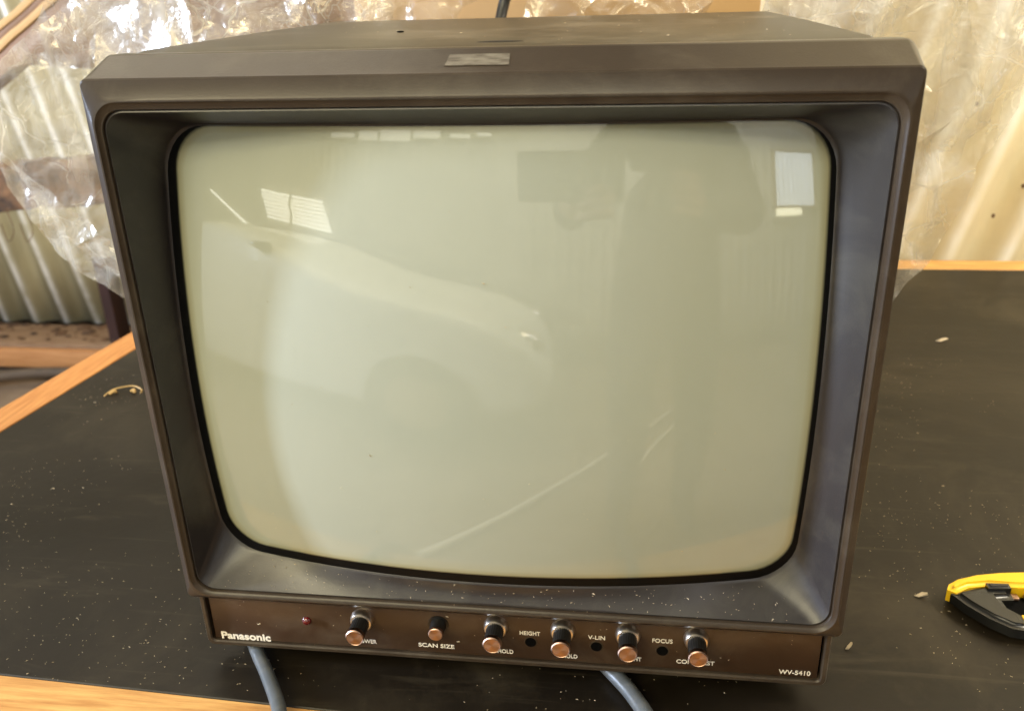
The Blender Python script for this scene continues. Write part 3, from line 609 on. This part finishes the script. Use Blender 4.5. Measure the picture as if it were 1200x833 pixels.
for _ in range(60):
    sp.append(((rnd.uniform(-0.163, 0.163), YP - 0.0001, rnd.choice((rnd.uniform(0.0215, 0.030), rnd.uniform(0.0355, 0.047), rnd.uniform(0.0125, 0.0145)))), (0, -1, 0)))
for _ in range(150):   # lower slope of the surround
    x = rnd.uniform(-0.15, 0.15); f = rnd.uniform(0.1, 0.95)
    a = Vector((x, -0.0044, BT + 0.0065)); zz = OB; b = Vector((x, tube_y(x, zz) - 0.0008, zz - 0.0015 * (1 - (x / OA) ** 2)))
    sp.append((a.lerp(b, f) - Vector((0, -0.0005, 0.00)), (0, -0.2, 1)))
for _ in range(55):
    sp.append(((rnd.uniform(-0.155, 0.155), rnd.uniform(0.032, 0.27), 0.3296), (0, 0, 1)))
for _ in range(34):
    x = rnd.uniform(-0.13, 0.13); z = 0.082 + (0.2) * rnd.random() ** 1.8; sp.append(((x, tube_y(x, z) - 0.0001, z), (0, -1, 0)))
crumbs('sawdust', 'fine pale dust specks settled on the monitor front and top', sp, M['crumb'], (0.00016, 0.00042))
t = thing('wood_shaving', 'golden curled wood shaving on the bench top left of the monitor', 'shaving', (-0.412, 0.340, 0)); t.scale = (0.72, 0.72, 0.72)
tube('curl', [(-0.022, -0.012, 0.001), (-0.018, 0.004, 0.003), (-0.004, 0.012, 0.004), (0.008, 0.014, 0.004), (0.020, 0.008, 0.002), (0.022, 0.002, 0.001)], 0.0009, M['shaving'], t, n=6, sub=5)
tube('curl', [(-0.017, -0.008, 0.002), (-0.012, -0.002, 0.004), (-0.012, 0.0, 0.001)], 0.0018, M['shaving'], t, n=6, sub=5)
tube('curl', [(0.008, 0.002, 0.002), (0.012, 0.004, 0.004), (0.014, 0.0, 0.001)], 0.0018, M['shaving'], t, n=6, sub=5)
def chip(x, y, L_, w_, rz, lab):
    bm = bmesh.new(); n = 9; lo = []; hi = []
    for k in range(n):
        a = 2 * PI * k / n; q = 1 + 0.35 * math.sin(k * 2.7 + x * 50); px = math.cos(a) * L_ / 2 * q; py = math.sin(a) * w_ / 2 * (2 - q)
        zz = 0.0012 * math.sin(px / L_ * 4); lo.append(bm.verts.new((px, py, zz - 0.0004))); hi.append(bm.verts.new((px * 0.9, py * 0.9, zz + 0.0004)))
    bm.faces.new(lo[::-1]); bm.faces.new(hi)
    for k in range(n): bm.faces.new((lo[k], lo[(k + 1) % n], hi[(k + 1) % n], hi[k]))
    bm.transform(Matrix.Translation((x, y, 0.0018)) @ Matrix.Rotation(rz, 4, 'Z')); tag(build('wood_chip', bm, M['crumb']), lab, 'wood chip')
chip(0.384, 0.517, 0.011, 0.005, 0.1, 'pale wood chip on the bench near its back right')
chip(0.245, 0.098, 0.0075, 0.003, -0.1, 'small pale wood chip on the bench left of the hand tool')
chip(0.192, 0.048, 0.005, 0.0018, 0.7, 'pale wood chip beside the lower right corner of the monitor')

# ------------------------------------------------------------------ the shed behind the camera, mirrored in the glass
t = thing('window', 'bright small window in the wall behind the camera', 'window', (2.72, -3.46, 1.0))
box('pane', (0, 0, 0), (0.52, 0.01, 0.58), M['window'], t)
for k in range(9): box('softening_strip', (-0.24 + 0.06 * k, 0.03, 0.0), (0.018, 0.004, 0.58), M['soft_strip'], t)  # added glowing strips, soften the mirrored glow of the pane
for z in (-0.31, 0.31): box('frame', (0, 0, z), (0.62, 0.03, 0.035), M['old_wood'], t)
for x in (-0.28, 0.28): box('frame', (x, 0, 0), (0.035, 0.03, 0.585), M['old_wood'], t)
t = thing('lamp_batten', 'short tube lamp on the wall behind the camera', 'lamp', (2.6, -3.44, 0.64))
box('lamp_tube', (0, 0.02, 0), (0.32, 0.04, 0.07), M['tube'], t, 0.01); box('lamp_body', (0, -0.02, 0), (0.36, 0.03, 0.10), M['tin_grey'], t)
t = thing('louvre_window', 'louvred daylight window behind the camera', 'window', (-2.85, -3.42, 0.66))
for k in range(8):
    box('slat', (0.0 + 0.02 * k, 0.0, 0.16 - 0.043 * k), (1.0, 0.008, 0.026), M['louvre'], t, mtx=Matrix.Rotation(0.12, 3, 'Y'))
box('mullion', (0.05, 0.012, 0.0), (0.03, 0.012, 0.36), M['tin_grey'], t)
tag(box('daylight_gap', (-3.95, -3.43, 0.62), (0.03, 0.012, 1.10), M['louvre'], mtx=Matrix.Rotation(math.radians(-64), 3, 'Y')), 'thin bright gap of daylight in the wall behind the camera', 'gap')
t = thing('glow_panes', 'row of small added glowing panes high in the wall behind the camera', 'glow_panes', (-1.4, -3.44, 1.46))
gm = mat('glowing_pane', (0.8, 0.8, 0.75), 0.5, emis=(1, 0.97, 0.88), estr=2.4)
for x, w_, h_, z in ((-0.75, 0.30, 0.05, 0.02), (-0.42, 0.22, 0.09, 0.0), (-0.1, 0.34, 0.11, -0.01), (0.25, 0.28, 0.07, -0.01), (0.6, 0.2, 0.04, -0.03), (0.84, 0.14, 0.03, -0.02)):
    box('glow_pane', (x, 0, z), (w_, 0.02, h_), gm, t, mtx=Matrix.Rotation(0.05, 3, 'Y'))  # panes added and shaped to put a broken bright streak in the glass
tag(tube('mirror_line_tube', [(-0.4, -0.7, -0.78), (-0.12, -1.05, -0.78), (0.27, -1.5, -0.78), (0.96, -2.24, -0.78), (1.54, -2.95, -0.78)], 0.014, M['pale_tube']), 'pale tube added on the floor behind the camera, mirrored as a thin diagonal line', 'hose')  # added tubes, draw thin reflected cable lines in the glass
tag(tube('mirror_line_tube', [(0.26, -0.60, -0.78), (0.28, -0.74, -0.78), (0.31, -1.03, -0.78), (0.43, -1.38, -0.78), (0.76, -1.83, -0.78), (1.2, -2.1, -0.78)], 0.010, M['pale_tube']), 'pale tube added beside the feet of the person behind the camera, mirrored as a thin bent line', 'hose')
# pale car parked behind
t = thing('parked_car', 'pale rounded car parked behind the camera', 'car', (-2.0, -2.45, -0.8)); t.scale = (1, 1, 0.86)
prof = [(-2.2, 0.35), (-2.15, 0.75), (-1.9, 0.98), (-1.3, 1.12), (-0.7, 1.38), (0.1, 1.40), (0.75, 1.10), (1.3, 1.00), (1.8, 0.88), (2.05, 0.66), (2.1, 0.35)]
bm = bmesh.new(); loops = []
for y, s, dz in ((-0.80, 0.93, -0.14), (-0.78, 0.97, -0.06), (-0.66, 1.0, -0.015), (-0.3, 1.0, 0.0), (0.3, 1.0, 0.0), (0.66, 1.0, -0.015), (0.78, 0.97, -0.06), (0.80, 0.93, -0.14)):
    loops.append([Vector((x * s, y, z + (dz if z > 0.4 else 0))) for x, z in prof] + [Vector((2.0 * s, y, 0.22)), Vector((-2.1 * s, y, 0.22))])
loft(bm, loops, True, True, True); cb = build('body', bm, M['car'], t, sharp=None); sm = cb.modifiers.new('s', 'SUBSURF'); sm.levels = 2; sm.render_levels = 2
for sgn in (-1, 1):
    box('side_window', (-0.25, sgn * 0.775, 1.12), (1.3, 0.02, 0.22), M['car_glass'], t, 0.02)
    bm = bmesh.new(); bmesh.ops.create_uvsphere(bm, u_segments=20, v_segments=12, radius=0.11); bmesh.ops.translate(bm, vec=(1.92, sgn * 0.55, 0.66), verts=bm.verts[:]); build('headlight', bm, M['chrome'], t)
    for x in (-1.4, 1.35):
        bm = bmesh.new(); bmesh.ops.create_cone(bm, cap_ends=True, segments=32, radius1=0.31, radius2=0.31, depth=0.2, matrix=Matrix.Translation((x, sgn * 0.72, 0.31)) @ Matrix.Rotation(PI / 2, 4, 'X')); wh = build('wheel', bm, M['tyre'], t)
        bm = bmesh.new(); bmesh.ops.create_cone(bm, cap_ends=True, segments=24, radius1=0.18, radius2=0.17, depth=0.03, matrix=Matrix.Translation((x, sgn * 0.825, 0.31)) @ Matrix.Rotation(PI / 2, 4, 'X')); build('rim', bm, M['chrome'], wh)
# person holding the phone that takes the photograph
def skinned(name, pts, edges, m, parent, sub=2):
    me = bpy.data.meshes.new(name); me.from_pydata([p[:3] for p in pts], edges, []); o = link(name, me, m, parent, smooth=False)
    md = o.modifiers.new('skin', 'SKIN'); md.use_smooth_shade = True
    for i, p in enumerate(pts):
        sv = me.skin_vertices[0].data[i]; sv.radius = (p[3], p[3] * (p[4] if len(p) > 4 else 1)); sv.use_root = (i == 0)
    s = o.modifiers.new('sub', 'SUBSURF'); s.levels = sub; s.render_levels = sub
    return o
t = thing('person', 'person in dark clothes leaning in and holding up a phone', 'person', (0.385, -0.95, -0.8))
P_ = [(0, 0, 0.92, .15), (0, 0.03, 1.10, .145), (0, 0.09, 1.28, .15), (0, 0.13, 1.38, .10), (0, 0.15, 1.45, .055), (0, 0.17, 1.52, .06), (0, 0.19, 1.60, .095), (0, 0.19, 1.68, .075),
      (-0.17, 0.12, 1.36, .06), (-0.30, 0.22, 1.15, .045), (-0.31, 0.47, 1.13, .032), (0.14, 0.12, 1.36, .06), (0.13, 0.28, 1.12, .045), (-0.12, 0.50, 1.12, .032),
      (-0.10, 0, 0.84, .09), (-0.11, 0.03, 0.46, .065), (-0.12, 0, 0.08, .045), (-0.12, 0.14, 0.04, .04), (0.10, 0, 0.84, .09), (0.11, 0.03, 0.46, .065), (0.12, 0, 0.08, .045), (0.12, 0.14, 0.04, .04)]
E_ = [(0, 1), (1, 2), (2, 3), (3, 4), (4, 5), (5, 6), (6, 7), (3, 8), (8, 9), (9, 10), (3, 11), (11, 12), (12, 13), (0, 14), (14, 15), (15, 16), (16, 17), (0, 18), (18, 19), (19, 20), (20, 21)]
bd = skinned('body', P_, E_, M['clothes'], t)
bm = bmesh.new(); bmesh.ops.create_uvsphere(bm, u_segments=24, v_segments=16, radius=1)
for v in bm.verts:
    x, y, z = v.co; fy = 0.098 * y + (0.012 if y > 0.6 and abs(x) < 0.2 and -0.35 < z < 0.1 else 0); v.co = Vector((x * 0.078 * (1 - 0.15 * max(0, -z)), fy + 0.20, z * 0.118 + 1.62))
build('face', bm, M['skin'], t)
bm = bmesh.new(); bmesh.ops.create_uvsphere(bm, u_segments=24, v_segments=16, radius=1)
for v in bm.verts: x, y, z = v.co; v.co = Vector((x * 0.086, y * 0.10 + 0.185, z * 0.105 + 1.655))
build('hair', bm, M['hair'], t)
for hx, sx in ((-0.31, 1), (-0.12 , -1)):
    hand = skinned('hand', [(hx, 0.48, 1.125, .028), (hx + 0.0 * sx, 0.53, 1.125, .034, .6), (hx + .02 * sx, 0.555, 1.135, .010), (hx + .055 * sx, 0.572, 1.13, .009)], [(0, 1), (1, 2), (2, 3)], M['skin'], t)
    for k in range(4):
        zz = 1.105 + k * 0.018
        skinned('finger', [(hx, 0.54, zz, .009), (hx + .012 * sx, 0.567, zz, .009), (hx + .035 * sx, 0.575, zz + .002, .008), (hx + .052 * sx, 0.570, zz + .003, .007)], [(0, 1), (1, 2), (2, 3)], M['skin'], t, 1)
ph_c = CAMLOC - fwd * 0.014 - right * 0.0 - up * 0.0
bm = bmesh.new(); add_box(bm, (0, 0, 0), (0.155, 0.074, 0.008), None, 0.003); bm.transform(M3.to_4x4()); o = build('phone', bm, M['grip']); o.location = ph_c
tag(o, 'black phone held up in both hands behind the bench', 'phone')

# groups of alike things
GR = {'plastic_wrap': 'pieces of clear plastic wrap round the monitor', 'corrugated_wall': 'corrugated iron walls', 'wood_chip': 'wood chips on the bench', 'mirror_line_tube': 'pale tubes added on the floor behind the camera', 'sawdust': 'sawdust and dust specks', 'mains_cable': 'grey cables under the monitor', 'signal_cable': 'grey cables under the monitor'}
for o in bpy.data.objects:
    k = o.name.split('.')[0]
    if o.parent is None and k in GR: o['group'] = GR[k]
